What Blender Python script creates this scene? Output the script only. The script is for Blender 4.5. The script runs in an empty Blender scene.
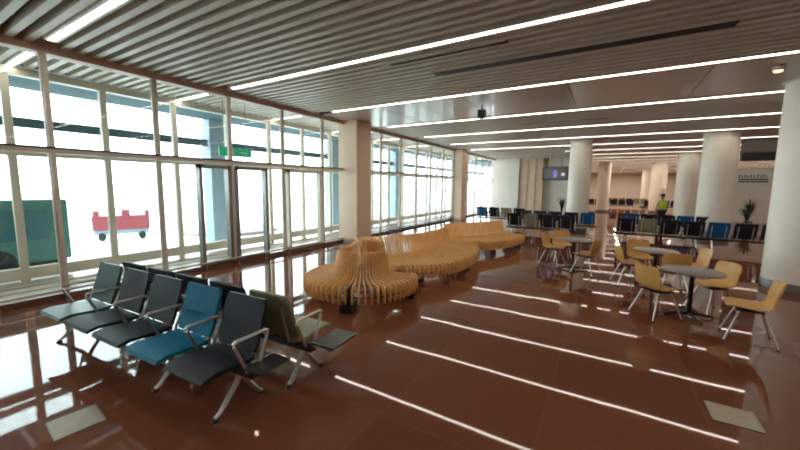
import bpy, bmesh, math, random
from mathutils import Vector, Matrix
random.seed(4)
scene = bpy.context.scene
C = scene.collection
PI = math.pi
HC = 4.04            # underside of the ceiling slats
WX = -7.76           # inner glass line
OX = -9.6            # outer glass line

# ------------------------------------------------------------------ materials
def mat(name, col, rough=0.5, metal=0.0, spec=0.5, emit=None, estr=0.0, noise=0.0, nscale=8.0, bump=0.0, coat=0.0):
    m = bpy.data.materials.new(name); m.use_nodes = True
    nt = m.node_tree; b = nt.nodes['Principled BSDF']
    b.inputs['Base Color'].default_value = (*col, 1)
    b.inputs['Roughness'].default_value = rough
    b.inputs['Metallic'].default_value = metal
    b.inputs['Specular IOR Level'].default_value = spec
    b.inputs['Coat Weight'].default_value = coat
    if emit:
        b.inputs['Emission Color'].default_value = (*emit, 1); b.inputs['Emission Strength'].default_value = estr
    if noise or bump:
        tc = nt.nodes.new('ShaderNodeTexCoord'); n = nt.nodes.new('ShaderNodeTexNoise')
        n.inputs['Scale'].default_value = nscale; n.inputs['Detail'].default_value = 5
        nt.links.new(tc.outputs['Object'], n.inputs['Vector'])
        if noise:
            r = nt.nodes.new('ShaderNodeValToRGB')
            r.color_ramp.elements[0].position = .3; r.color_ramp.elements[1].position = .7
            r.color_ramp.elements[0].color = (*[c*(1-noise) for c in col], 1)
            r.color_ramp.elements[1].color = (*[min(1, c*(1+noise)) for c in col], 1)
            nt.links.new(n.outputs['Fac'], r.inputs['Fac']); nt.links.new(r.outputs['Color'], b.inputs['Base Color'])
        if bump:
            bp = nt.nodes.new('ShaderNodeBump'); bp.inputs['Strength'].default_value = bump; bp.inputs['Distance'].default_value = .01
            nt.links.new(n.outputs['Fac'], bp.inputs['Height']); nt.links.new(bp.outputs['Normal'], b.inputs['Normal'])
    return m

def floor_mat():
    m = bpy.data.materials.new('polished_granite'); m.use_nodes = True
    nt = m.node_tree; N = nt.nodes; Lk = nt.links; b = N['Principled BSDF']
    geo = N.new('ShaderNodeNewGeometry')
    mp = N.new('ShaderNodeMapping'); mp.inputs['Location'].default_value = (.35, .1, 0)
    Lk.new(geo.outputs['Position'], mp.inputs['Vector'])
    br = N.new('ShaderNodeTexBrick'); br.offset = 0.0
    br.inputs['Scale'].default_value = 1.0; br.inputs['Brick Width'].default_value = 1.2; br.inputs['Row Height'].default_value = 1.2
    br.inputs['Mortar Size'].default_value = .004; br.inputs['Mortar Smooth'].default_value = .2
    br.inputs['Color1'].default_value = (.170, .056, .030, 1); br.inputs['Color2'].default_value = (.225, .077, .042, 1)
    br.inputs['Mortar'].default_value = (.22, .10, .06, 1)
    Lk.new(mp.outputs['Vector'], br.inputs['Vector'])
    n = N.new('ShaderNodeTexNoise'); n.inputs['Scale'].default_value = 60; n.inputs['Detail'].default_value = 4
    Lk.new(geo.outputs['Position'], n.inputs['Vector'])
    mix = N.new('ShaderNodeMix'); mix.data_type = 'RGBA'; mix.blend_type = 'MULTIPLY'; mix.inputs[0].default_value = .5
    r = N.new('ShaderNodeValToRGB'); r.color_ramp.elements[0].color = (.6, .6, .6, 1); r.color_ramp.elements[1].color = (1.3, 1.3, 1.3, 1)
    Lk.new(n.outputs['Fac'], r.inputs['Fac']); Lk.new(br.outputs['Color'], mix.inputs[6]); Lk.new(r.outputs['Color'], mix.inputs[7])
    Lk.new(mix.outputs[2], b.inputs['Base Color'])
    w = N.new('ShaderNodeTexNoise'); w.inputs['Scale'].default_value = 1.6; w.inputs['Detail'].default_value = 1
    Lk.new(geo.outputs['Position'], w.inputs['Vector'])
    bp = N.new('ShaderNodeBump'); bp.inputs['Strength'].default_value = .035; bp.inputs['Distance'].default_value = .02
    Lk.new(w.outputs['Fac'], bp.inputs['Height']); Lk.new(bp.outputs['Normal'], b.inputs['Normal'])
    b.inputs['Roughness'].default_value = .03
    b.inputs['IOR'].default_value = 1.5
    return m

def glass_mat(name, tint=(.90, .97, .95), refl=1.0):
    m = bpy.data.materials.new(name); m.use_nodes = True
    nt = m.node_tree; N = nt.nodes; Lk = nt.links
    for x in list(N):
        if x.type == 'BSDF_PRINCIPLED': N.remove(x)
    out = [x for x in N if x.type == 'OUTPUT_MATERIAL'][0]
    t = N.new('ShaderNodeBsdfTransparent'); t.inputs['Color'].default_value = (*tint, 1)
    g = N.new('ShaderNodeBsdfGlossy'); g.inputs['Roughness'].default_value = 0.0
    g.inputs['Color'].default_value = (refl, refl, refl, 1)
    f = N.new('ShaderNodeFresnel'); ge = N.new('ShaderNodeNewGeometry')
    mr = N.new('ShaderNodeMapRange'); mr.inputs['To Min'].default_value = 1.4; mr.inputs['To Max'].default_value = 1/1.4
    Lk.new(ge.outputs['Backfacing'], mr.inputs['Value']); Lk.new(mr.outputs['Result'], f.inputs['IOR'])
    mx = N.new('ShaderNodeMixShader')
    Lk.new(f.outputs['Fac'], mx.inputs['Fac']); Lk.new(t.outputs['BSDF'], mx.inputs[1]); Lk.new(g.outputs['BSDF'], mx.inputs[2])
    Lk.new(mx.outputs['Shader'], out.inputs['Surface'])
    return m

M = {}
M['floor'] = floor_mat()
M['slat'] = mat('ceiling_slat_metal', (.72, .655, .55), .45, 0, .5, noise=.05, nscale=2)
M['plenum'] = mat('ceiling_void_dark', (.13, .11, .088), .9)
M['panel'] = mat('ceiling_panel_gloss', (.58, .50, .42), .3, 0, .5, coat=.2)
M['darkslot'] = mat('diffuser_black', (.012, .011, .01), .6)
M['lamp'] = mat('linear_lamp_diffuser', (.9, .88, .84), .5, emit=(1, .90, .80), estr=11.5)
M['taupe'] = mat('beam_taupe_paint', (.66, .49, .39), .5)
M['column'] = mat('column_tan_paint', (.86, .66, .50), .5, noise=.03, nscale=1.5)
M['white_column'] = mat('column_cream_paint', (.88, .82, .71), .45, noise=.03, nscale=1.2)
M['base_ring'] = mat('column_base_steel', (.14, .14, .125), .35, .3)
M['frame_white'] = mat('mullion_cream_aluminium', (.82, .76, .65), .4, .0)
M['frame_grey'] = mat('door_frame_grey', (.30, .29, .28), .35, .4)
M['frame_dark'] = mat('gasket_dark', (.08, .075, .07), .5)
M['sill'] = mat('sill_bronze', (.22, .11, .075), .4, 0)
M['vest'] = mat('vestibule_floor_stone', (.55, .48, .41), .18)
M['glass'] = glass_mat('window_glass', (.95, .985, .98), .8)
M['glass_out'] = glass_mat('outer_window_glass', (.93, .98, .97), .5)
M['wall'] = mat('wall_cream_paint', (.82, .77, .68), .6, noise=.02, nscale=1)
M['wall_white'] = mat('wall_white_paint', (.92, .92, .85), .5)
M['wall_tan'] = mat('wall_tan_panel', (.80, .62, .46), .45, noise=.05, nscale=2)
M['concrete'] = mat('apron_concrete', (.72, .72, .72), .8, noise=.05, nscale=.3)
M['canopy'] = mat('canopy_blue_grey', (.08, .13, .15), .8, 0, .1)
M['char'] = mat('upholstery_charcoal', (.014, .020, .027), .5, 0, .25, noise=.2, nscale=30, bump=.05)
M['tealgrey'] = mat('upholstery_grey_green', (.05, .10, .10), .4, 0, .35, noise=.15, nscale=30, bump=.05)
M['blue'] = mat('upholstery_blue', (.006, .17, .30), .55, 0, .2, noise=.12, nscale=30, bump=.05)
M['olive'] = mat('upholstery_sage', (.28, .29, .19), .6, 0, .2, noise=.1, nscale=30, bump=.05)
M['royal'] = mat('upholstery_royal_blue', (.010, .11, .33), .6, 0, .15, noise=.12, nscale=30)
M['navy'] = mat('upholstery_navy', (.012, .017, .035), .45, 0, .4, noise=.2, nscale=30)
M['chrome'] = mat('polished_aluminium', (.70, .68, .64), .32, 1.0)
M['blackmetal'] = mat('black_powder_coat', (.015, .015, .016), .4, .3)
M['beam'] = mat('beam_dark_grey', (.06, .06, .062), .35, .7)
M['tabletop'] = mat('table_laminate_grey', (.23, .21, .20), .3, 0, .5, noise=.06, nscale=20)
M['plate'] = mat('tablet_slate', (.05, .055, .055), .2, 0, .6)
M['shell'] = mat('shell_ochre_plywood', (.66, .37, .11), .42, 0, .5, noise=.08, nscale=5)
M['wood'] = mat('bentwood_oak', (.95, .55, .22), .45, 0, .4, noise=.12, nscale=6)
M['hatch'] = mat('hatch_stone_beige', (.42, .34, .26), .2, noise=.08, nscale=12)
M['green'] = mat('exit_sign_green', (.01, .30, .15), .4, emit=(.01, .38, .19), estr=.45)
M['signwhite'] = mat('sign_white', (.85, .85, .82), .5)
M['black'] = mat('black_plastic', (.01, .01, .011), .45)
M['screen'] = mat('screen_lit', (.05, .05, .06), .2, emit=(.17, .16, .17), estr=.25)
M['purple'] = mat('screen_purple', (.2, .15, .5), .3, emit=(.32, .24, .70), estr=.5)
M['screenlight'] = mat('screen_pale', (.6, .6, .6), .3, emit=(.7, .68, .66), estr=.45)
M['teal'] = mat('bus_teal_paint', (.06, .20, .175), .4)
M['teal_glass'] = mat('bus_window_glass', (.04, .16, .20), .15, 0, .8)
M['rubber'] = mat('tyre_rubber', (.02, .02, .02), .8)
M['red'] = mat('trailer_red_paint', (.30, .05, .065), .5)
M['mauve'] = mat('kerb_mauve_paint', (.35, .25, .27), .7)
M['bluegrey'] = mat('pylon_blue_grey', (.30, .38, .45), .8, 0, .2)
M['leaf'] = mat('plant_leaf', (.025, .045, .018), .6, noise=.3, nscale=20)
M['pot'] = mat('plant_pot', (.18, .16, .14), .6)
M['skin'] = mat('skin', (.45, .26, .17), .5)
M['hair'] = mat('hair_dark', (.02, .014, .01), .6)
M['hivis'] = mat('vest_yellow_green', (.55, .72, .03), .6)
M['cloth'] = mat('trousers_dark', (.02, .022, .03), .8)
M['warm'] = mat('spotlight_warm', (.9, .6, .3), .4, emit=(1, .62, .27), estr=4.0)
M['orange'] = mat('upholstery_rust', (.33, .11, .05), .6)

# ------------------------------------------------------------------ helpers
class MB:
    def __init__(s): s.bm = bmesh.new()
    def box(s, x0, x1, y0, y1, z0, z1, bev=0, mtx=None):
        r = bmesh.ops.create_cube(s.bm, size=1)
        vs = r['verts']
        bmesh.ops.scale(s.bm, verts=vs, vec=(abs(x1-x0), abs(y1-y0), abs(z1-z0)))
        bmesh.ops.translate(s.bm, verts=vs, vec=((x0+x1)/2, (y0+y1)/2, (z0+z1)/2))
        if mtx is not None: bmesh.ops.transform(s.bm, matrix=mtx, verts=vs)
        if bev:
            es = list({e for v in vs for e in v.link_edges})
            bmesh.ops.bevel(s.bm, geom=es, offset=bev, segments=2, affect='EDGES', profile=.7)
        return s
    def bar(s, a, b, w, d=None):
        d = d or w; a = Vector(a); b = Vector(b); v = b-a
        q = v.to_track_quat('Z', 'Y').to_matrix().to_4x4()
        m = Matrix.Translation((a+b)/2) @ q
        return s.box(-w/2, w/2, -d/2, d/2, -v.length/2, v.length/2, 0, m)
    def tube(s, pts, r, seg=8, closed=False):
        pts = [Vector(p) for p in pts]; n = len(pts); rings = []
        for i, p in enumerate(pts):
            if closed: t = (pts[(i+1) % n]-pts[i-1])
            else: t = pts[min(i+1, n-1)]-pts[max(i-1, 0)]
            t.normalize()
            u = Vector((0, 0, 1)) if abs(t.z) < .95 else Vector((1, 0, 0))
            a = t.cross(u).normalized(); b2 = a.cross(t)
            rr = r[i] if isinstance(r, (list, tuple)) else r
            rings.append([s.bm.verts.new(p+(a*math.cos(k*2*PI/seg)+b2*math.sin(k*2*PI/seg))*rr) for k in range(seg)])
        for i in range(n if closed else n-1):
            A = rings[i]; B = rings[(i+1) % n]
            for k in range(seg): s.bm.faces.new((A[k], A[(k+1) % seg], B[(k+1) % seg], B[k]))
        if not closed:
            s.bm.faces.new(rings[0]); s.bm.faces.new(rings[-1][::-1])
        return s
    def lathe(s, prof, c=(0, 0, 0), seg=32):
        rings = []
        for r, z in prof:
            rings.append([s.bm.verts.new((c[0]+r*math.cos(k*2*PI/seg), c[1]+r*math.sin(k*2*PI/seg), c[2]+z)) for k in range(seg)])
        for A, B in zip(rings, rings[1:]):
            for k in range(seg): s.bm.faces.new((A[k], A[(k+1) % seg], B[(k+1) % seg], B[k]))
        s.bm.faces.new(rings[0][::-1]); s.bm.faces.new(rings[-1])
        return s
    def plate(s, poly, o, dx, dz, dn, t):
        """extrude a 2D outline (p,q) placed at o + p*dx + q*dz, thickness t along dn"""
        o = Vector(o); dx = Vector(dx); dz = Vector(dz); dn = Vector(dn)
        A = [s.bm.verts.new(o+dx*p+dz*q2-dn*t/2) for p, q2 in poly]
        B = [s.bm.verts.new(o+dx*p+dz*q2+dn*t/2) for p, q2 in poly]
        s.bm.faces.new(A); s.bm.faces.new(B[::-1])
        n = len(poly)
        for i in range(n): s.bm.faces.new((A[i], B[i], B[(i+1) % n], A[(i+1) % n]))
        return s
    def grid(s, rows, t):
        """thick sheet through rows of points"""
        n = len(rows); m = len(rows[0])
        P = [[Vector(p) for p in r] for r in rows]
        top = []; bot = []
        for i in range(n):
            ra = []; rb = []
            for j in range(m):
                du = P[min(i+1, n-1)][j]-P[max(i-1, 0)][j]; dv = P[i][min(j+1, m-1)]-P[i][max(j-1, 0)]
                nn = du.cross(dv).normalized()
                ra.append(s.bm.verts.new(P[i][j]+nn*t/2)); rb.append(s.bm.verts.new(P[i][j]-nn*t/2))
            top.append(ra); bot.append(rb)
        for i in range(n-1):
            for j in range(m-1):
                s.bm.faces.new((top[i][j], top[i+1][j], top[i+1][j+1], top[i][j+1]))
                s.bm.faces.new((bot[i][j], bot[i][j+1], bot[i+1][j+1], bot[i+1][j]))
        for i in range(n-1):
            s.bm.faces.new((top[i][0], bot[i][0], bot[i+1][0], top[i+1][0]))
            s.bm.faces.new((top[i][-1], top[i+1][-1], bot[i+1][-1], bot[i][-1]))
        for j in range(m-1):
            s.bm.faces.new((top[0][j], top[0][j+1], bot[0][j+1], bot[0][j]))
            s.bm.faces.new((top[-1][j], bot[-1][j], bot[-1][j+1], top[-1][j+1]))
        return s
    def build(s, name, m, parent=None, smooth=False, label=None, struct=False, stuff=False):
        bmesh.ops.recalc_face_normals(s.bm, faces=s.bm.faces[:])
        me = bpy.data.meshes.new(name); s.bm.to_mesh(me); s.bm.free()
        me.materials.append(m)
        if smooth:
            for p in me.polygons: p.use_smooth = True
            try: me.set_sharp_from_angle(angle=math.radians(40))
            except Exception: pass
        o = bpy.data.objects.new(name, me); C.objects.link(o)
        if parent: o.parent = parent
        if label: o['label'] = label
        if struct: o['kind'] = 'structure'
        if stuff: o['kind'] = 'stuff'
        return o

def thing(name, label, cat, loc=(0, 0, 0), rz=0, group=None, struct=False):
    o = bpy.data.objects.new(name, None); C.objects.link(o)
    o.location = loc; o.rotation_euler = (0, 0, rz)
    if struct: o['kind'] = 'structure'
    if label: o['label'] = label
    if cat: o['category'] = cat
    if group: o['group'] = group
    return o
def tag(o, label, cat, group=None):
    o['label'] = label; o['category'] = cat
    if group: o['group'] = group
    return o
def dup(root, loc, rz=None, label=None, group=None):
    def cp(o, par):
        c = o.copy(); C.objects.link(c)
        if par: c.parent = par
        for ch in [k for k in allobs if k.parent == o]: cp(ch, c)
        return c
    allobs = list(C.objects)
    r = cp(root, None); r.location = loc
    if rz is not None: r.rotation_euler = (0, 0, rz)
    if label: r['label'] = label
    if group: r['group'] = group
    return r

# ------------------------------------------------------------------ setting
YB, YF, XR = -5.0, 62.0, 15.0
MB().box(WX-.1, XR, YB, YF, -.2, 0).build('floor', M['floor'], struct=True)
MB().box(OX-.1, WX-.1, YB, 27, -.2, 0).build('floor', M['vest'], struct=True)
# ceiling: slatted, with a void above and one smooth metal band
LY = [1.957+2.909*n for n in range(-1, 19)]
cm = MB()
y = YB
BAND = (7.98, 10.62)
k = 0
while y < 50:
    nearl = min(abs(y-l) for l in LY) < .10
    if not nearl and not (BAND[0]-.05 < y < BAND[1]+.05):
        if y < 17:
            cm.box(-7.66, XR, y-.046, y+.046, HC, HC+.12)
        else:
            cm.box(-7.66, XR, y-.075, y+.075, HC, HC+.13)
    y += .2 if y < 17 else .29
cm.build('ceiling', M['slat'], struct=True)
vm = MB(); y = -1.0
while y < 27:
    if min(abs(y-l) for l in LY) > .10: vm.box(OX+.08, WX-.12, y-.046, y+.046, HC, HC+.12)
    y += .2
vm.build('ceiling', M['slat'], struct=True)
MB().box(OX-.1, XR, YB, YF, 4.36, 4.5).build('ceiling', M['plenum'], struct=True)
bm_ = MB()
for i in range(10):
    bm_.box(-7.66+i*2.27, -7.66+i*2.27+2.255, BAND[0], BAND[1], HC+.005, HC+.06)
bm_.build('ceiling', M['panel'], struct=True)
MB().box(-7.66, XR, 50, YF, HC+.02, HC+.1).build('ceiling', M['slat'], struct=True)
# joists in the void that the slats hang from
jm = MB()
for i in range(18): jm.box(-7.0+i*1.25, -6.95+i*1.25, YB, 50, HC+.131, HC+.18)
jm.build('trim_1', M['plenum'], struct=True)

# solid walls
MB().box(XR, XR+.2, YB, YF, 0, 4.5).build('wall_right', M['wall'], struct=True)
MB().box(OX, XR, YB-.2, YB, 0, 4.5).build('wall_back', M['wall'], struct=True)
MB().box(-7.9, XR, YF, YF+.2, 0, 4.5).build('wall_front', M['wall'], struct=True)
MB().box(-7.9, -5.82, 27.0, 36, 0, 4.36).build('wall_left', M['wall_white'], struct=True)
MB().box(-5.82, -4.15, 27.15, 30, 0, 4.36).build('wall_left', M['wall_tan'], struct=True)
MB().box(-4.15, -2.5, 27.6, 30, 0, 4.36).build('wall_left', M['wall_white'], struct=True)
MB().box(-7.9, -7.7, 36, YF, 0, 4.36).build('wall_left', M['wall'], struct=True)
tp = MB()
for x in (-5.82, -5.26, -4.70): tp.box(x, x+.04, 27.10, 27.15, 0, 4.0)
tp.build('trim_2', M['taupe'], struct=True)
d = thing('door_4', 'pale greenish glass door', None, (0, 0, 0), struct=True)
MB().box(-4.10, -3.66, 27.52, 27.58, .05, 3.3).build('leaf', mat('door_green_glass', (.55, .66, .60), .15), d)
MB().box(-4.14, -4.09, 27.50, 27.60, 0, 3.4).box(-3.67, -3.62, 27.5, 27.6, 0, 3.4).box(-4.14, -3.62, 27.5, 27.6, 3.3, 3.4).build('frame', M['frame_white'], d)
# shop front on the far right
MB().box(5.2, 14.8, 28, 34, 0, 3.15).build('wall_shop', M['wall'], struct=True)

# glazing: top beam, bottom rail and mullions
SP = 1.55
mull = [1.98+SP*i for i in range(-4, 5)] + [9.62]
mull2 = [9.95+1.49*i for i in range(1, 7)]
mull3 = [19.75+1.5*i for i in range(0, 5)]
MB().box(WX-.10, WX+.12, YB, 27, HC-.11, HC+.31).build('wall_left', M['taupe'], struct=True)
fr = MB()
for y in mull[:-1] + mull2 + mull3: fr.box(WX-.052, WX+.052, y-.030, y+.030, .1, HC-.11)
for y in mull[:-1]+mull2+mull3: fr.box(WX-.03, WX+.03, y-.055, y-.040, .1, HC-.11)
fr.build('wall_left', M['frame_white'], struct=True)
MB().box(WX-.06, WX+.06, YB, 9.1, 2.40, 2.47).box(WX-.06, WX+.06, 9.9, 18.9, 2.40, 2.47).box(WX-.06, WX+.06, 19.7, 27, 2.40, 2.47).build('trim_3', M['frame_white'], struct=True)
MB().box(WX-.045, WX+.075, YB, 9.1, 2.472, 2.50).box(WX-.045, WX+.075, 9.9, 18.9, 2.472, 2.50).build('trim_4', M['frame_dark'], struct=True)
MB().box(WX-.08, WX+.08, YB, 27, 0, .09).build('baseboard_left', M['sill'], struct=True)
# window panes (inner line)
segs = list(zip(mull[:-1], mull[1:-1])) + [(8.18, 9.1)] + [(9.9, mull2[0])] + list(zip(mull2[:-1], mull2[1:])) + list(zip(mull3[:-1], mull3[1:]))
wn = 1
for a, b in segs:
    o = MB()
    o.box(WX-.006, WX+.006, a+.03, b-.04, .09, 2.40); o.box(WX-.006, WX+.006, a+.03, b-.04, 2.50, HC-.11)
    o.build('window_%d' % wn, M['glass'], struct=True); wn += 1
# outer glass line
of = MB()
om = [.45-1.44*i for i in range(3, 0, -1)] + [.45+1.44*i for i in range(19)]
om = [y for y in om if y > -4.5]
for y in om: of.box(OX-.053, OX+.053, y-.058, y+.058, .0, 3.98)
of.box(OX-.06, OX+.06, YB, 27, .06, .28); of.box(OX-.06, OX+.06, YB, 27, 2.42, 2.53)
of.box(OX-.08, OX+.08, YB, 27, 3.90, 4.04)
of.build('wall_outer', M['frame_white'], struct=True)
for a, b in zip(om[:-1], om[1:]):
    MB().box(OX-.006, OX+.006, a+.058, b-.058, .28, 2.42).box(OX-.006, OX+.006, a+.058, b-.058, 2.53, 3.90).build('window_%d' % wn, M['glass_out'], struct=True); wn += 1
# doors in the inner line between the mullions
for n, (a, b) in enumerate(((4.28, 5.02), (5.14, 6.05), (6.75, 8.05))):
    d = thing('door_%d' % (n+1), 'grey framed glass door in the glass wall', None, (0, 0, 0), struct=True)
    f = MB(); x0, x1 = WX-.03, WX+.03
    for yy in ((a, a+.07), (b-.07, b)): f.box(x0-.05, x1+.05, yy[0], yy[1], .09, 2.36)
    f.box(x0-.05, x1+.05, a, b, 2.28, 2.36); f.box(x0-.03, x1+.03, a, b, .09, .17)
    f.build('frame', M['frame_grey' if n < 2 else 'frame_white'], d)
    MB().tube([(x1+.06, b-.14, .85), (x1+.11, b-.14, .88), (x1+.11, b-.14, 1.32), (x1+.06, b-.14, 1.35)], .014).build('handle', M['chrome'], d)
# kick rail in front of the glass
MB().box(OX+.5, OX+.53, YB, 27, 0, .012).box(OX+.9, OX+.93, YB, 27, 0, .012).box(OX+1.3, OX+1.33, YB, 27, 0, .012).build('trim_6', M['sill'], struct=True)
t = thing('kick_rail', 'low steel kick rail on short posts along the foot of the glass wall', 'rail', (WX+.16, 0, 0))
MB().tube([(0, -4, .17), (0, 9.0, .17)], .022).build('rail', M['chrome'], t)
y = -3.5
while y < 9.0:
    MB().tube([(0, y, 0), (0, y, .155)], .018).lathe([(.04, 0), (.04, .012)], (0, y, 0), 12).build('post', M['frame_grey'], t); y += .78
t = thing('kick_rail', 'low steel kick rail along the glass wall between the two square columns', 'rail', (WX+.16, 0, 0))
MB().tube([(0, 10.1, .17), (0, 18.8, .17)], .022).build('rail', M['frame_grey'], t)
y = 10.4
while y < 18.8:
    MB().tube([(0, y, 0), (0, y, .155)], .018).lathe([(.04, 0), (.04, .012)], (0, y, 0), 12).build('post', M['frame_grey'], t); y += .78

# square columns on the glass line
for x0, x1, y0, y1, lab in ((-7.90, -7.12, 9.1, 9.9, 'square tan column behind the round end of the wooden bench'),
                           (-7.90, -7.22, 18.9, 19.7, 'farther square tan column in the glass wall, beyond the wooden bench')):
    cx, cy = (x0+x1)/2, (y0+y1)/2
    t = thing('square_column', lab, 'column', (cx, cy, 0))
    MB().box(x0-cx, x1-cx, y0-cy, y1-cy, .12, HC+.3, .012).build('shaft', M['column'], t)
    MB().box(x0-cx-.01, x1-cx+.01, y0-cy-.01, y1-cy+.01, 0, .12).build('plinth', M['taupe'], t)
# round columns
def rcol(x, y, r, lab):
    t = thing('round_column', lab, 'column', (x, y, 0))
    MB().lathe([(r, .16), (r, HC-.10), (r+.0, HC-.1), (r+.0, HC+.3)], seg=48).build('shaft', M['white_column'], t, smooth=True)
    MB().lathe([(r+.012, 0), (r+.012, .15), (r+.004, .16)], seg=48).build('base_ring', M['base_ring'], t, smooth=True)
    MB().lathe([(r+.05, HC-.035), (r+.05, HC-.002)], seg=48).build('collar', M['slat'], t, smooth=True)
    return t
rcol(-1.15, 17.5, .44, 'slim round cream column behind the small round table, in the middle of the hall')
rcol(3.50, 17.5, .52, 'large round cream column behind the row with the bright blue seat')
rcol(3.42, 9.85, .58, 'nearest thick round cream column at the right edge of the hall')
rcol(-.35, 33, .45, 'distant round cream column just right of the slim middle column')
rcol(3.95, 26.2, .54, 'round cream column next behind the large column with the blue seat in front')
rcol(3.45, 35, .54, 'third round cream column of the row receding behind the person in the vest')
rcol(3.45, 44, .54, 'farthest round cream column of the receding row')
rcol(8.2, 26.2, .54, 'round cream column in front of the shop front with the sign')
# warm spotlight beside the nearest column
t = thing('spotlight', 'small warm glowing downlight in the ceiling beside the nearest round column', 'lamp', (2.35, 8.6, HC))
MB().lathe([(.07, -.07), (.075, .0)], seg=20).build('housing', M['slat'], t)
MB().lathe([(.052, -.085), (.06, -.071)], seg=20).build('bulb', M['warm'], t)

# ------------------------------------------------------------------ ceiling fixtures
names = {0: 'nearest bright linear light at the top left corner of the ceiling', 1: 'long bright linear light crossing the slats above the waiting seats',
         2: 'linear light along the near edge of the smooth ceiling band', 3: 'linear light along the far edge of the smooth ceiling band'}
ordn = ['first', 'second', 'third', 'fourth', 'fifth', 'sixth', 'seventh', 'eighth', 'ninth', 'tenth', 'eleventh', 'twelfth', 'thirteenth', 'fourteenth', 'fifteenth', 'sixteenth']
protoL = None
for i, yy in enumerate(LY):
    n = i-1
    if n < 0: lab = 'linear ceiling light overhead, just behind the viewpoint'
    else: lab = names.get(n, '%s linear ceiling light beyond the smooth ceiling band' % ordn[n-4])
    x0 = -7.25 if n < 2 else -6.95
    if n >= 7: x0 = -2.3
    t = thing('linear_light', lab, 'ceiling light', (x0, yy, HC), 0, 'linear lights across the ceiling')
    Lx = XR-.3-x0
    MB().box(0, Lx, -.044, .044, -.012, .03).build('diffuser', M['lamp'], t)
    MB().box(-.02, Lx+.02, -.085, -.045, -.016, .318).box(-.02, Lx+.02, .045, .085, -.016, .318).box(-.02, -.001, -.045, .045, -.016, .318).build('housing', M['slat'], t)
for n, x1 in ((0, WX-.35), (1, WX-.35), (2, WX-.35), (3, WX-.35), (4, WX-.35), (5, WX-.35)):
    t = thing('linear_light', 'short linear light over the glazed lobby, %s from the left' % ordn[n], 'ceiling light', (OX+.15, LY[n+1], HC), 0, 'linear lights over the glazed lobby')
    MB().box(0, x1-OX-.15, -.044, .044, -.012, .03).build('diffuser', M['lamp'], t)
    MB().box(-.02, x1-OX-.13, -.085, -.045, -.016, .318).box(-.02, x1-OX-.13, .045, .085, -.016, .318).build('housing', M['slat'], t)
for x0, x1, y, w, lab in ((-3.4, -1.4, 5.28, .06, 'short narrow black slot diffuser beside the long bright ceiling light'),
                          (-2.95, 1.25, 6.12, .125, 'long black slot diffuser in the slatted ceiling'),
                          (-2.6, -.2, 12.3, .08, 'black slot diffuser beyond the smooth ceiling band')):
    t = thing('slot_diffuser', lab, 'air vent', (x0, y, HC), 0, 'slot diffusers in the ceiling')
    MB().box(0, x1-x0, -w, w, -.012, .03).build('slot', M['darkslot'], t)
    MB().box(0, x1-x0, w, w+.025, -.022, .03).box(0, x1-x0, -w-.025, -w, -.022, .03).build('frame', M['slat'], t)
t = thing('security_camera', 'black camera box hanging from the smooth ceiling band', 'camera', (-2.95, 9.0, HC))
MB().tube([(0, 0, .03), (0, 0, -.12)], .02).build('stem', M['black'], t)
MB().box(-.09, .09, -.09, .09, -.33, -.12, .015).build('body', M['black'], t)
MB().lathe([(.05, 0), (.055, .02)], (0, -.02, -.352), 16).build('lens', M['plate'], t)

# exit sign
t = thing('exit_sign', 'green exit sign hanging over the glass door in the lobby', 'sign', (-8.1, 5.45, 2.72))
MB().box(-.02, .02, -.44, .44, -.10, .12, .006).build('panel', M['green'], t)
MB().box(.020, .023, .12, .30, -.012, .018).box(.020, .023, .27, .30, -.045, .05).build('arrow', M['signwhite'], t)
MB().plate([(-.18, -.06), (-.15, -.06), (-.12, -.01), (-.08, -.06), (-.05, -.06), (-.09, .01), (-.06, .05), (-.09, .08), (-.13, .08), (-.13, .04), (-.17, .01)], (.022, 0, .01), (0, 1, 0), (0, 0, 1), (1, 0, 0), .003).build('running_figure', M['signwhite'], t)
MB().tube([(0, -.3, .12), (0, -.3, HC-2.72)], .008).tube([(0, .3, .12), (0, .3, HC-2.72)], .008).build('hanger', M['frame_grey'], t)

pd = None
FILL_AT = [(x, y) for y in (33.3, 38.3, 43.3, 48.3, 53.3, 58.3) for x in (-5.0, 1.2, 6.2)]  # invented round ceiling lights, added to brighten the far end of the hall
where = {-5.0: 'left', 1.2: 'middle', 6.2: 'right'}
al = bpy.data.lights.new('added_fill_lamp', 'AREA'); al.shape = 'DISK'; al.size = .3; al.energy = 75; al.color = (1, .84, .66)
for i, (x, y) in enumerate(FILL_AT):
    lab = 'added round warm fill light in the far ceiling, %s in the %s file' % (ordn[i//3], where[x])
    if pd is None:
        pd = thing('added_fill_light', lab, 'lamp', (x, y, HC), 0, 'added fill lights in the far ceiling')
        MB().lathe([(.10, -.012), (.105, .32)], seg=20).build('housing', M['slat'], pd)
        MB().lathe([(.075, -.018), (.08, -.013)], seg=20).build('lens', mat('added_fill_lens', (.9, .8, .65), .4, emit=(1, .82, .6), estr=5), pd)
    else:
        dup(pd, (x, y, HC), 0, lab, 'added fill lights in the far ceiling')
    lo = bpy.data.objects.new('fill_lamp', al); C.objects.link(lo); lo.location = (x, y, HC-.03)

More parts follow.
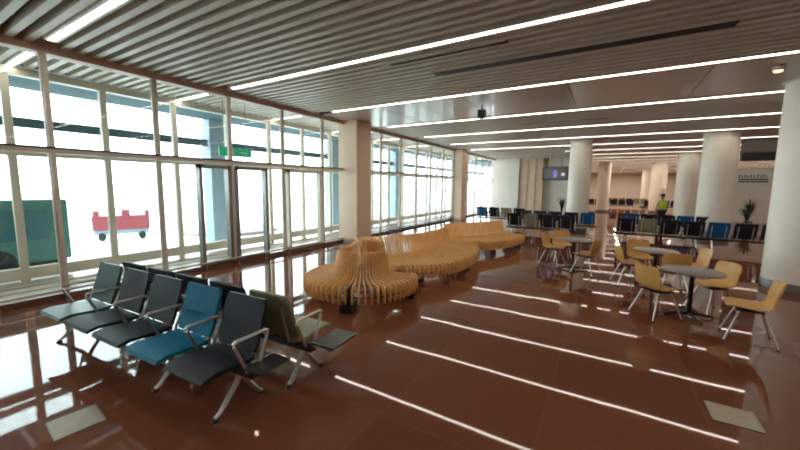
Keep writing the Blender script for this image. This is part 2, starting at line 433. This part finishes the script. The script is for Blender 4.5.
# ------------------------------------------------------------------ outside
MB().box(-260, OX-.1, -120, 200, -.35, -.15).build('ground', M['concrete'], struct=True)
MB().box(-12.1, OX-.1, -6, 40, 4.12, 4.5).build('canopy', M['canopy'], struct=True)
MB().box(-12.15, -12.0, -6, 40, 3.22, 3.44).build('trim_5', M['canopy'], struct=True)
for yy, w, lab in ((7.3, .28, 'blue-grey canopy pillar outside the glass doors'), (13.5, .3, 'blue-grey canopy pillar outside between the square columns'), (19.5, .3, 'blue-grey canopy pillar outside beyond the bench'), (-.9, .25, 'blue-grey canopy pillar outside at the left edge')):
    t = MB().box(-.25, .25, -w, w, -.15, 4.12).build('canopy_pillar', M['bluegrey']); t.location = (-12.1, yy, 0)
    tag(t, lab, 'pillar', 'canopy pillars outside')
# bus
t = thing('airport_vehicle', 'teal glazed airport vehicle parked close outside the glass at the left', 'vehicle', (-12.0, .45, -.15)); t.scale = (.62, 1, .66)
b = MB().box(-1.25, 1.25, -6, 2.6, .35, 2.55, .12).build('body', M['teal'], t)
MB().box(-1.15, 1.15, -5.6, .6, 2.55, 2.85, .08).build('roof_unit', M['frame_grey'], t)
for y in (-4.6, -3.0, -1.4, .2, 1.6): MB().box(1.251, 1.27, y-.62, y+.62, 1.15, 2.2).build('window', M['teal_glass'], t)
for y in (-4.2, 1.2):
    m = MB().lathe([(.45, -.14), (.48, 0), (.45, .14)], seg=24); bmesh.ops.transform(m.bm, matrix=Matrix.Translation((1.15, y, .48)) @ Matrix.Rotation(PI/2, 4, 'Y'), verts=m.bm.verts[:])
    m.build('wheel', M['rubber'], t)
MB().box(-1.2, 1.2, -5.9, 2.5, .2, .36).build('skirt', M['rubber'], t)
MB().box(1.22, 1.35, .95, 1.25, .4, 3.0, .02).build('mirror_post', M['teal_glass'], t)
# red trailer
t = thing('baggage_trailer', 'red open baggage trailer with a top rail standing out on the apron', 'trailer', (-14.9, 5.45, -.1), -.35); t.scale = (.40, .40, .50)
MB().box(-.7, .7, -2.0, 2.0, .75, 1.75, .03).build('body', M['red'], t)
MB().box(-.7, .7, -1.9, -1.5, 1.75, 2.1).box(-.7, .7, .0, .6, 1.75, 2.15).box(-.7, .7, 1.7, 2.0, 1.75, 2.1).build('end_panel', M['red'], t)
MB().tube([(.65, -2.2, 1.9), (.65, -2, 2.2), (.65, 2.3, 2.25)], .04).build('rail', M['frame_grey'], t)
for y in (-1.4, 1.4):
    m = MB().lathe([(.28, -.7), (.3, 0), (.28, .7)], seg=20); bmesh.ops.transform(m.bm, matrix=Matrix.Translation((0, y, .3)) @ Matrix.Rotation(PI/2, 4, 'Y'), verts=m.bm.verts[:])
    m.build('wheel', M['rubber'], t)
MB().box(-.6, .6, -1.9, 1.9, .45, .76).build('chassis', M['bluegrey'], t)
# mauve kerb island outside the doors
t = MB().lathe([(2.0, 0), (2.0, .12), (1.9, .16)], seg=40).build('kerb_island', M['mauve'], smooth=True); t.location = (-14.4, 9.3, -.149)
tag(t, 'low mauve rounded kerb outside the glass doors', 'kerb')

# ------------------------------------------------------------------ beam seating
def roundrect(w, pts, t, rows=1):
    return None
def sheet(mb, prof, w, t, curve=.0, taper=None):
    rows = []
    for i, (y, z) in enumerate(prof):
        f = i/(len(prof)-1); ww = w*(taper(f) if taper else 1)/2
        xs = [-ww, -ww*.6, 0, ww*.6, ww]
        rows.append([(x, y+0*x, z + curve*(abs(x)/ww)**2) for x in xs])
    mb.grid(rows, t)
def endround(f):     # rounded ends
    e = min(f, 1-f)
    return 1.0 if e > .06 else .93+.07*math.sqrt(max(0, 1-((.06-e)/.06)**2))
SEATP = [(.455, .40), (.445, .422), (.36, .44), (.22, .43), (.08, .42), (.0, .425), (-.02, .44)]
BACKP = [(-.03, .455), (-.05, .52), (-.09, .64), (-.125, .76), (-.155, .86), (-.165, .905)]
def beam_row(label, cols, loc, rz, pitch=.62, legs=None, arms=True, tables=(), group=None, name='beam_seating', detail=True):
    t = thing(name, label, 'seating', loc, rz, group)
    n = len(cols); x0 = -(n-1)/2*pitch
    names_ = {'royal': 'bright blue', 'char': None, 'navy': None, 'blue': 'bright blue', 'olive': 'sage green', 'tealgrey': 'grey-green', 'orange': 'rust'}
    for i, c in enumerate(cols):
        x = x0+i*pitch
        lb = names_.get(c)
        for nm, pf, th in (('seat', SEATP, .035), ('backrest', BACKP, .032)):
            m = MB(); sheet(m, pf, .53, th, taper=endround)
            bmesh.ops.translate(m.bm, verts=m.bm.verts[:], vec=(x, 0, 0))
            m.build(nm, M[c], t, smooth=True, label=(lb+' '+nm) if lb else None)
        if detail:
            for sx in (-.17, .17):
                MB().tube([(x+sx, .10, .36), (x+sx, -.03, .395), (x+sx, -.075, .42), (x+sx, -.165, .80)], .013, 6).build('bracket', M['chrome'], t)
    # armrests
    if arms:
        for i in range(n+1):
            x = x0-pitch/2+i*pitch
            pts = [(x, .11, .36), (x, .23, .63), (x, .235, .655), (x, .215, .67), (x, -.09, .665), (x, -.115, .655), (x, -.11, .63), (x, -.0, .37)]
            MB().tube(pts, .014, 8).build('armrest', M['chrome'], t)
    bx0, bx1 = x0-pitch/2-.04, x0+(n-.5)*pitch+.04
    MB().box(bx0, bx1, .03, .11, .30, .37, .008).build('beam', M['beam'], t)
    for x in (legs if legs is not None else (bx0+.25, bx1-.25)):
        m = MB()
        m.tube([(x, .07, .31), (x, .12, .22), (x, .28, .05), (x, .33, .025)], [.026, .024, .02, .016])
        m.tube([(x, .07, .31), (x, .02, .22), (x, -.10, .05), (x, -.14, .025)], [.026, .024, .02, .016])
        lg = m.build('leg', M['chrome'], t, smooth=True)
        for fy in (.33, -.14): MB().lathe([(.028, 0), (.03, .012), (.016, .022)], (x, fy, 0), 14).build('foot', M['black'], lg)
    for (xa, xb, ya, yb) in tables:
        tb = MB().box(xa, xb, ya, yb, .385, .405, .008).build('side_table', M['plate'], t)
        MB().box(xa-.12 if xa > 0 else xb-.02, xb-.04 if xa > 0 else xb+.12, .05, .09, .355, .385).build('bracket', M['chrome'], tb)
    return t
R1 = math.radians(180+3.2)
# local x flipped (row faces the viewer): local -x is towards the right of the picture
beam_row('nearest row of beam seats facing the viewpoint, with one bright blue seat',
         ['char', 'blue', 'char', 'char', 'tealgrey'], (-4.12, 1.74, 0), R1, pitch=.64,
         legs=(-1.46, -.58, 1.52), tables=((-1.80, -1.58, -.18, .14),), group='back-to-back seat rows in the left foreground')
beam_row('row of beam seats backing onto the nearest row, its end seat sage green',
         ['char', 'char', 'char', 'char', 'olive'], (-3.985, 2.22, 0), math.radians(3.0), pitch=.62,
         legs=(-1.42, .3, 1.46), tables=((1.58, 1.86, .04, .44),), group='back-to-back seat rows in the left foreground')

# far waiting rows
beam_row('far seat row just behind the end of the wooden bench, one seat sage green', ['navy', 'olive', 'navy', 'navy'], (-2.2, 14.2, 0), 0, group='far waiting rows')
beam_row('seat row at the glass behind the wooden bench, bright blue at its left end', ['royal', 'navy', 'olive', 'navy'], (-4.6, 17.6, 0), 0, group='far waiting rows')
beam_row('dark seat row partly behind the slim middle column, blue at its right end', ['navy', 'navy', 'navy', 'navy', 'royal'], (-1.9, 16.4, 0), 0, group='far waiting rows', legs=(-1.3, 1.3))
beam_row('seat row behind the small tables, sage green seat second from the left', ['navy', 'olive', 'navy', 'navy'], (1.55, 14.6, 0), 0, group='far waiting rows')
beam_row('far row of three seats by the large round column, its left seat bright blue', ['royal', 'navy', 'navy'], (3.70, 14.6, 0), 0, group='far waiting rows')
beam_row('rear seat row behind the small tables, two blue backs showing over the front row', ['royal', 'navy', 'navy', 'royal', 'navy'], (2.05, 17.2, 0), 0, group='far waiting rows', pitch=.58, legs=(-1.3, .6))
for j, (x, y, cs) in enumerate(((0.2, 37.5, ['navy']*6), (4.6-.3, 37.5, ['navy']*5), (1.6, 43, ['navy', 'orange', 'orange', 'navy', 'olive', 'olive']))):
    beam_row(('distant row of dark seats at the left of the far end of the hall', 'distant row of dark seats at the right of the far end of the hall', 'most distant seat row, with rust coloured backs, at the hall end')[j],
             cs, (x, y, 0), 0, group='far end waiting rows', detail=False)

# ------------------------------------------------------------------ slatted wooden bench
CXb, CYb = -3.65, 4.80
spine = []
r0 = .50
# comes from the window side, rounds the drum, then runs down the hall
for a in range(60, 401, 8):      # angle from +x, anticlockwise: rear-left -> left -> front -> right
    spine.append((CXb+r0*math.cos(math.radians(a)), CYb+r0*math.sin(math.radians(a)), .50))
seg2 = [(-4.38, 5.72, .62), (-4.22, 6.02, .95), (-4.02, 6.38, 1.18), (-3.80, 6.80, 1.24), (-3.64, 7.25, 1.14), (-3.58, 7.8, 1.02), (-3.58, 8.35, .88), (-3.68, 8.85, .74), (-3.84, 9.3, .74), (-3.80, 9.75, .92), (-3.52, 10.25, 1.02), (-3.22, 10.75, .95), (-3.02, 11.3, .80), (-2.92, 11.8, .70)]
def catmull(P, k=10):
    out = []
    for i in range(len(P)-1):
        p0, p1, p2, p3 = P[max(i-1, 0)], P[i], P[i+1], P[min(i+2, len(P)-1)]
        for j in range(k):
            t = j/k
            out.append(tuple(.5*((2*b)+(-a+c)*t+(2*a-5*b+4*c-d_)*t*t+(-a+3*b-3*c+d_)*t**3) for a, b, c, d_ in zip(p0, p1, p2, p3)))
    out.append(P[-1]); return out
STEP = .066
def resample(P, s0):
    fine = catmull(P, 12); out = []; acc = s0; nxt = s0
    for i in range(1, len(fine)):
        a, b = fine[i-1], fine[i]; L = math.hypot(b[0]-a[0], b[1]-a[1])
        while nxt <= acc+L:
            f = (nxt-acc)/max(L, 1e-9)
            out.append((a[0]+(b[0]-a[0])*f, a[1]+(b[1]-a[1])*f, a[2]+(b[2]-a[2])*f, (b[0]-a[0])/L, (b[1]-a[1])/L, nxt)); nxt += STEP
        acc += L
    return out
STEP = .052
samples = resample(spine, 0)
STEP = .082
isl = len(samples)
samples += resample(seg2, 10.0)
# smooth the tangents
sm = []
for i in range(len(samples)):
    lo_, hi_ = (0, isl) if i < isl else (isl, len(samples)); k = samples[max(lo_, i-4):min(hi_, i+5)]; tx = sum(q[3] for q in k); ty = sum(q[4] for q in k); l = math.hypot(tx, ty)
    sm.append((*samples[i][:3], tx/l, ty/l, samples[i][5]))
samples = sm
def slat_profile(D, drum):
    bl = .03 if drum else 0
    return [(-.20+bl, .80), (-.17+bl, .835), (-.12+bl, .83), (-.09+bl*.9, .79), (-.04+bl*.4, .62), (.01, .48), (.07, .435), (.16, .42), (D*.6, .412), (D-.10, .425),
            (D-.03, .41), (D, .37), (D+.005, .29), (D-.005, .20), (D-.03, .15), (D-.07, .15), (D-.09, .20), (D-.10, .30), (D-.14, .35), (D*.55, .36), (.10, .36), (.02, .385), (-.05, .45), (-.10+bl*.4, .60), (-.17+bl, .76)]
t = thing('slatted_bench', 'serpentine bench of honey-coloured wooden slats with a round island end, by the glass wall', 'bench', (CXb, CYb, 0))
cuts = [0, 2.1, 6.9, 99]
def in_drum(s): return s < 2.3
sect = []
bounds = [0, 9.9, 13.4, 99]
for k in range(3):
    m = MB(); cnt = 0
    for (x, y, D, tx, ty, s) in samples:
        if not (bounds[k] <= s < bounds[k+1]): continue
        nx, ny = ty, -tx            # outward (to the right of travel)
        f = 0 if s < 9 else 1
        pa = slat_profile(D, True); pb = slat_profile(D, False)
        hi = 1 + .32*max(0, min(1, (.95-s)/.35))
        pr = [(a[0]*(1-f)+b[0]*f, a[1]*(1-f)+b[1]*f) for a, b in zip(pa, pb)]
        pr = [(p_, z_ if z_ < .42 else .42+(z_-.42)*hi) for p_, z_ in pr]
        th = .017 if f < 1 else .028
        # a slight ripple along the run, as in the real bench
        m.plate(pr, (x-CXb, y-CYb, 0), (nx, ny, 0), (0, 0, 1), (tx, ty, 0), th)
        cnt += 1
    o = m.build('slatted_seat', M['wood'], t, label=('round island section', 'long middle section', 'far end section')[k])
# steel rails that thread the slats, and legs
def off(s_, d_, z):
    return (s_[0]+s_[4]*d_-CXb, s_[1]-s_[3]*d_-CYb, z)
for part in (samples[:isl], samples[isl:]):
    MB().tube([off(q, q[2]*.45, .375) for q in part[::3]], .012).build('rail', M['blackmetal'], t)
    MB().tube([off(q, q[2]-.05, .25) for q in part[::3]], .012).build('rail', M['blackmetal'], t)
legs_at = [.3, 1.1, 2.03, 2.85, 10.3, 10.9, 11.6, 12.4, 13.2, 14.2, 15.0, 15.8, 16.4]
for s0 in legs_at:
    q = min(samples, key=lambda v: abs(v[5]-s0))
    m = MB()
    p = off(q, q[2]*.62, 0)
    a = math.atan2(q[4], q[3])
    mt = Matrix.Translation(p) @ Matrix.Rotation(a, 4, 'Z')
    m.box(-.10, .10, -.14, .14, 0, .13, 0, mt); m.box(-.05, .05, -.10, .10, .13, .37, 0, mt)
    m.build('leg', M['blackmetal'], t)

# ------------------------------------------------------------------ café tables and chairs
def make_table(label, loc, r=.38):
    t = thing('cafe_table', label, 'table', loc, .3, 'round café tables')
    MB().lathe([(r-.012, .700), (r, .708), (r, .722), (r-.008, .728)], seg=48).build('tabletop', M['tabletop'], t, smooth=True)
    MB().tube([(0, 0, .05), (0, 0, .69)], .032, 16).lathe([(.13, .688), (.13, .699)], seg=20).build('pedestal', M['blackmetal'], t, smooth=True)
    m = MB()
    for k in range(4):
        a = k*PI/2; c, s_ = math.cos(a), math.sin(a)
        m.tube([(0.02*c, .02*s_, .055), (.15*c, .15*s_, .052), (.29*c, .29*s_, .030), (.33*c, .33*s_, .014)], [.024, .022, .018, .014], 8)
    m.build('base', M['blackmetal'], t, smooth=True)
    return t
make_table('nearest round grey table, on its own black pedestal beside the thick column', (1.18, 6.66, 0))
make_table('round grey table in the middle of the hall in front of the slim column', (-.62, 9.1, 0))
make_table('round grey table standing behind the nearest one', (.90, 8.45, 0))
def make_chair(label, loc, rz, group):
    t = thing('shell_chair', label, 'chair', loc, rz, group)
    m = MB()
    pf = [(.235, .435, .36), (.22, .445, .40), (.15, .45, .43), (.05, .44, .44), (-.05, .432, .44), (-.13, .445, .43), (-.18, .48, .42), (-.21, .54, .42), (-.235, .62, .43), (-.255, .70, .44), (-.27, .765, .42), (-.277, .795, .37), (-.28, .805, .30)]
    rows = []
    for i, (y, z, w) in enumerate(pf):
        r = []
        back = max(0, min(1, (i-5)/3))
        for j in range(9):
            u = -1+j/4; x = u*w/2
            lift = .030*u*u*(1-back); fwd = .055*u*u*back
            r.append((x, y+fwd, z+lift))
        rows.append(r)
    m.grid(rows, .014).build('shell', M['shell'], t, smooth=True)
    MB().box(-.15, .15, -.12, .14, .400, .418, .004).build('mounting_plate', M['blackmetal'], t)
    for sx in (-1, 1):
        for sy, yb in ((1, .24), (-1, -.25)):
            a = (sx*.13, sy*.11, .405); b = (sx*.225, yb, .012)
            lg = MB().tube([a, ((a[0]*.9+b[0]*.1), (a[1]*.9+b[1]*.1), .375), b], .0115, 8).build('leg', M['chrome'], t, smooth=True)
            MB().lathe([(.014, 0), (.015, .02)], (b[0], b[1], 0), 10).build('foot', M['black'], lg)
    return t
def face(dx, dy): return math.atan2(-dx, dy)
G = 'ochre shell chairs around the café tables'
chairs = [
 (0.74, 6.42, (.72, .6), 'ochre shell chair at the nearest table, its back toward the wooden bench'),
 (1.52, 7.12, (-.9, -.5), 'ochre shell chair behind the nearest table, toward the thick column'),
 (1.68, 6.05, (-1, .12), 'ochre shell chair pulled out at the right of the nearest table, beside the thick column'),
 (.46, 8.30, (1, .3), 'ochre shell chair at the left side of the second table'),
 (.70, 9.15, (.2, -1), 'ochre shell chair on the far side of the second table'),
 (1.12, 7.95, (-.1, 1), 'ochre shell chair at the near side of the second table, its back showing'),
 (1.50, 8.62, (-1, -.25), 'ochre shell chair at the right side of the second table'),
 (-1.10, 9.35, (1, -.3), 'ochre shell chair at the left side of the table in front of the slim column'),
 (-.32, 8.80, (-.8, .35), 'ochre shell chair at the right side of the table in front of the slim column'),
 (-.95, 9.95, (.3, -1), 'ochre shell chair on the far side of the table in front of the slim column'),
]
first = None
for x, y, d_, lab in chairs:
    rz = face(*d_)
    if first is None: first = make_chair(lab, (x, y, 0), rz, G)
    else: dup(first, (x, y, 0), rz, lab, G)

# ------------------------------------------------------------------ floor hatches
for cx, cy, sx, sy, rz, lab in ((1.06, 3.88, .16, .15, 0, 'beige stone floor hatch at the lower right'), (-3.60, .90, .16, .15, -.1, 'beige stone floor hatch at the lower left below the beam seats')):
    t = thing('floor_hatch', lab, 'hatch', (cx, cy, 0), rz, 'beige floor hatches')
    MB().box(-sx, sx, -sy, sy, 0, .004).build('cover', M['hatch'], t)
    MB().box(-sx-.008, sx+.008, -sy-.008, -sy, 0, .005).box(-sx-.008, sx+.008, sy, sy+.008, 0, .005).box(-sx-.008, -sx, -sy, sy, 0, .005).box(sx, sx+.008, -sy, sy, 0, .005).build('frame', M['base_ring'], t)

# ------------------------------------------------------------------ hanging displays and sign
t = thing('display_screen', 'flat screen with a purple mark hanging from the ceiling left of the slim column', 'screen', (-2.42, 19.6, 2.66), math.radians(-6))
MB().box(-.62, .62, 0, .08, -.36, .34, .01).build('housing', M['black'], t)
MB().box(-.53, .57, -.006, -.001, -.29, .29).build('screen', M['screen'], t)
m = MB().lathe([(.10, 0), (.10, .004)], seg=20); bmesh.ops.transform(m.bm, matrix=Matrix.Translation((.0, -.007, -.03)) @ Matrix.Rotation(PI/2, 4, 'X') @ Matrix.Diagonal((1, 2.2, 1, 1)), verts=m.bm.verts[:])
m.build('purple_mark', M['purple'], t)
m = MB().lathe([(.09, 0), (.09, .004)], seg=20); bmesh.ops.transform(m.bm, matrix=Matrix.Translation((.38, -.007, -.05)) @ Matrix.Rotation(PI/2, 4, 'X'), verts=m.bm.verts[:])
m.build('pale_mark', M['screenlight'], t)
MB().tube([(-.3, .04, .34), (-.3, .04, HC-2.66)], .02).tube([(.3, .04, .34), (.3, .04, HC-2.66)], .02).build('hanger', M['frame_grey'], t)
t = thing('hanging_cabinet', 'large dark box hanging from the ceiling behind the nearest thick column', 'display', (5.30, 20, 3.62))
MB().box(-.62, .62, -.15, .15, -.14, .48, .01).build('casing', mat('cabinet_brown', (.09, .075, .065), .5), t)
MB().box(-.62, .62, -.16, .16, -.48, -.141, .01).build('lower_casing', M['black'], t)
t = thing('shop_sign', 'white sign with dark lettering strokes on the far shop front at the right', 'sign', (7.2, 27.9, 2.62))
MB().box(-.75, .72, .0, .09, -.33, .30).build('board', M['signwhite'], t)
m = MB(); random.seed(9)
x = -.66
while x < .55:       # lettering too blurred to read: upper line of strokes
    w = random.choice((.06, .09, .11)); hh = random.choice((.14, .18, .2))
    m.box(x, x+.035, -.012, -.001, .0, .02+hh)
    if random.random() < .7: m.box(x+.025, x+w, -.012, -.001, .02+hh*.45, .05+hh*.45)
    x += w+.045
x = .30
m.box(-.66, .60, -.012, -.001, -.12, -.05); m.box(-.66, .60, -.012, -.001, -.25, -.18)
m.build('lettering', M['black'], t)

# ------------------------------------------------------------------ plants
def plant(label, loc, h, n, spread, seed):
    random.seed(seed)
    t = thing('potted_plant', label, 'plant', loc)
    MB().lathe([(.13, 0), (.17, .30), (.18, .32), (.16, .32)], seg=20).build('pot', M['pot'], t, smooth=True)
    m = MB()
    for i in range(n):
        a = random.random()*2*PI; L = h*random.uniform(.6, 1); s = spread*random.uniform(.4, 1)
        rows = []
        px, py = -math.sin(a), math.cos(a)
        for k in range(6):
            f = k/5; w = .035*math.sin(PI*min(1, f*.9+.1))+.004
            x = s*f*f*math.cos(a); y = s*f*f*math.sin(a); z = .30+L*f-(s*.4*f**3)
            rows.append([(x-px*w, y-py*w, z), (x, y, z-.006), (x+px*w, y+py*w, z)])
        m.grid(rows, .004)
    m.build('foliage', M['leaf'], t, smooth=True)
plant('small dark potted plant just left of the slim middle column', (-2.3, 22.5, 0), 1.2, 26, .35, 1)
plant('dark leafy potted plant behind the last seats at the right', (5.9, 23.2, 0), .9, 26, .4, 2)
plant('tall potted plant close to the shop front at the right', (6.3, 24.5, 0), 1.3, 30, .4, 3)

# ------------------------------------------------------------------ person in vest
def person(loc, rz):
    t = thing('person', 'person in a yellow-green vest and dark trousers standing behind the far rows', 'person', loc, rz)
    J = {'pel': (0, 0, .88), 'ch': (0, .0, 1.18), 'sh': (0, 0, 1.36), 'nk': (0, .01, 1.44), 'hd': (0, .02, 1.52), 'hd2': (0, .02, 1.62),
         'hl': (-.09, 0, .84), 'kl': (-.10, .02, .46), 'al': (-.10, -.02, .08), 'fl': (-.11, .13, .04), 'hr': (.09, 0, .84), 'kr': (.10, .03, .46), 'ar': (.11, -.01, .08), 'fr': (.12, .14, .04),
         'sl': (-.17, 0, 1.35), 'el': (-.23, -.02, 1.09), 'wl': (-.23, .08, .87), 'ml': (-.23, .11, .79), 'sr': (.17, 0, 1.35), 'er': (.23, -.02, 1.09), 'wr': (.22, .10, .87), 'mr': (.22, .13, .79)}
    R = {'pel': .14, 'ch': .145, 'sh': .10, 'nk': .05, 'hd': .085, 'hd2': .085, 'hl': .09, 'kl': .06, 'al': .04, 'fl': .035, 'hr': .09, 'kr': .06, 'ar': .04, 'fr': .035,
         'sl': .055, 'el': .042, 'wl': .028, 'ml': .032, 'sr': .055, 'er': .042, 'wr': .028, 'mr': .032}
    E = [('pel', 'ch'), ('ch', 'sh'), ('sh', 'nk'), ('nk', 'hd'), ('hd', 'hd2'), ('pel', 'hl'), ('hl', 'kl'), ('kl', 'al'), ('al', 'fl'), ('pel', 'hr'), ('hr', 'kr'), ('kr', 'ar'), ('ar', 'fr'),
         ('sh', 'sl'), ('sl', 'el'), ('el', 'wl'), ('wl', 'ml'), ('sh', 'sr'), ('sr', 'er'), ('er', 'wr'), ('wr', 'mr')]
    def grow(name, keys, edges, m, extra=0, root=None):
        me = bpy.data.meshes.new(name); ks = list(keys)
        me.from_pydata([J[k] for k in ks], [(ks.index(a), ks.index(b)) for a, b in edges], []); me.materials.append(m)
        o = bpy.data.objects.new(name, me); C.objects.link(o); o.parent = t
        bm2 = bmesh.new(); bm2.from_mesh(me); lay = bm2.verts.layers.skin.verify()
        bm2.verts.ensure_lookup_table()
        for i, k in enumerate(ks):
            bm2.verts[i][lay].radius = (R[k]+extra, (R[k]+extra)*(.75 if k in ('pel', 'ch', 'sh') else 1))
            bm2.verts[i][lay].use_root = (k == (root or ks[0]))
        bm2.to_mesh(me); bm2.free()
        o.modifiers.new('skin', 'SKIN').use_smooth_shade = True
        s_ = o.modifiers.new('sub', 'SUBSURF'); s_.levels = 1; s_.render_levels = 2
        return o
    grow('body', J.keys(), E, M['skin'])
    grow('trousers', ['pel', 'hl', 'kl', 'al', 'hr', 'kr', 'ar'], [('pel', 'hl'), ('hl', 'kl'), ('kl', 'al'), ('pel', 'hr'), ('hr', 'kr'), ('kr', 'ar')], M['cloth'], .018)
    grow('vest', ['ch', 'pel', 'sh', 'sl', 'sr'], [('ch', 'pel'), ('ch', 'sh'), ('sh', 'sl'), ('sh', 'sr')], M['hivis'], .022)
    m = MB(); bmesh.ops.create_icosphere(m.bm, subdivisions=3, radius=.1); bmesh.ops.scale(m.bm, verts=m.bm.verts[:], vec=(.92, 1, .85)); bmesh.ops.translate(m.bm, verts=m.bm.verts[:], vec=(0, -.005, 1.63))
    m.build('hair', M['hair'], t, smooth=True)
    for sx in (-1, 1):
        sh = MB().box(sx*.11-.045, sx*.11+.045, -.07, .20, 0, .08, .02).build('shoe', M['black'], t)
person((2.3, 21.0, 0), .4)

# ------------------------------------------------------------------ light, world, camera
w = bpy.data.worlds.new('sky'); scene.world = w; w.use_nodes = True
bg = w.node_tree.nodes['Background']; bg.inputs['Color'].default_value = (.90, .96, 1.0, 1); bg.inputs['Strength'].default_value = 8.0

h = 1.95
yaw, pitch, roll, f = .5392, .1141, .0118, 345.485
fw = Vector((-math.sin(yaw)*math.cos(pitch), math.cos(yaw)*math.cos(pitch), -math.sin(pitch)))
r = fw.cross(Vector((0, 0, 1))).normalized(); u = r.cross(fw)
r2 = r*math.cos(roll)+u*math.sin(roll); u2 = -r*math.sin(roll)+u*math.cos(roll)
cd = bpy.data.cameras.new('camera'); cam = bpy.data.objects.new('camera', cd); C.objects.link(cam)
mt = Matrix((r2, u2, -fw)).transposed().to_4x4(); mt.translation = Vector((0, 0, h))
cam.matrix_world = mt
cd.sensor_width = 36; cd.lens = f/800*36; cd.clip_end = 500; cd.clip_start = .05
scene.camera = cam
scene.view_settings.view_transform = 'Standard'; scene.view_settings.look = 'None'
scene.view_settings.exposure = 0.12; scene.view_settings.gamma = 1
scene.view_settings.use_curve_mapping = False
cy = scene.cycles
cy.max_bounces = 8; cy.diffuse_bounces = 4; cy.glossy_bounces = 5; cy.transparent_max_bounces = 24
cy.caustics_reflective = False; cy.caustics_refractive = False
cy.sample_clamp_indirect = 6
cy.use_denoising = True
cy.filter_width = 2.0
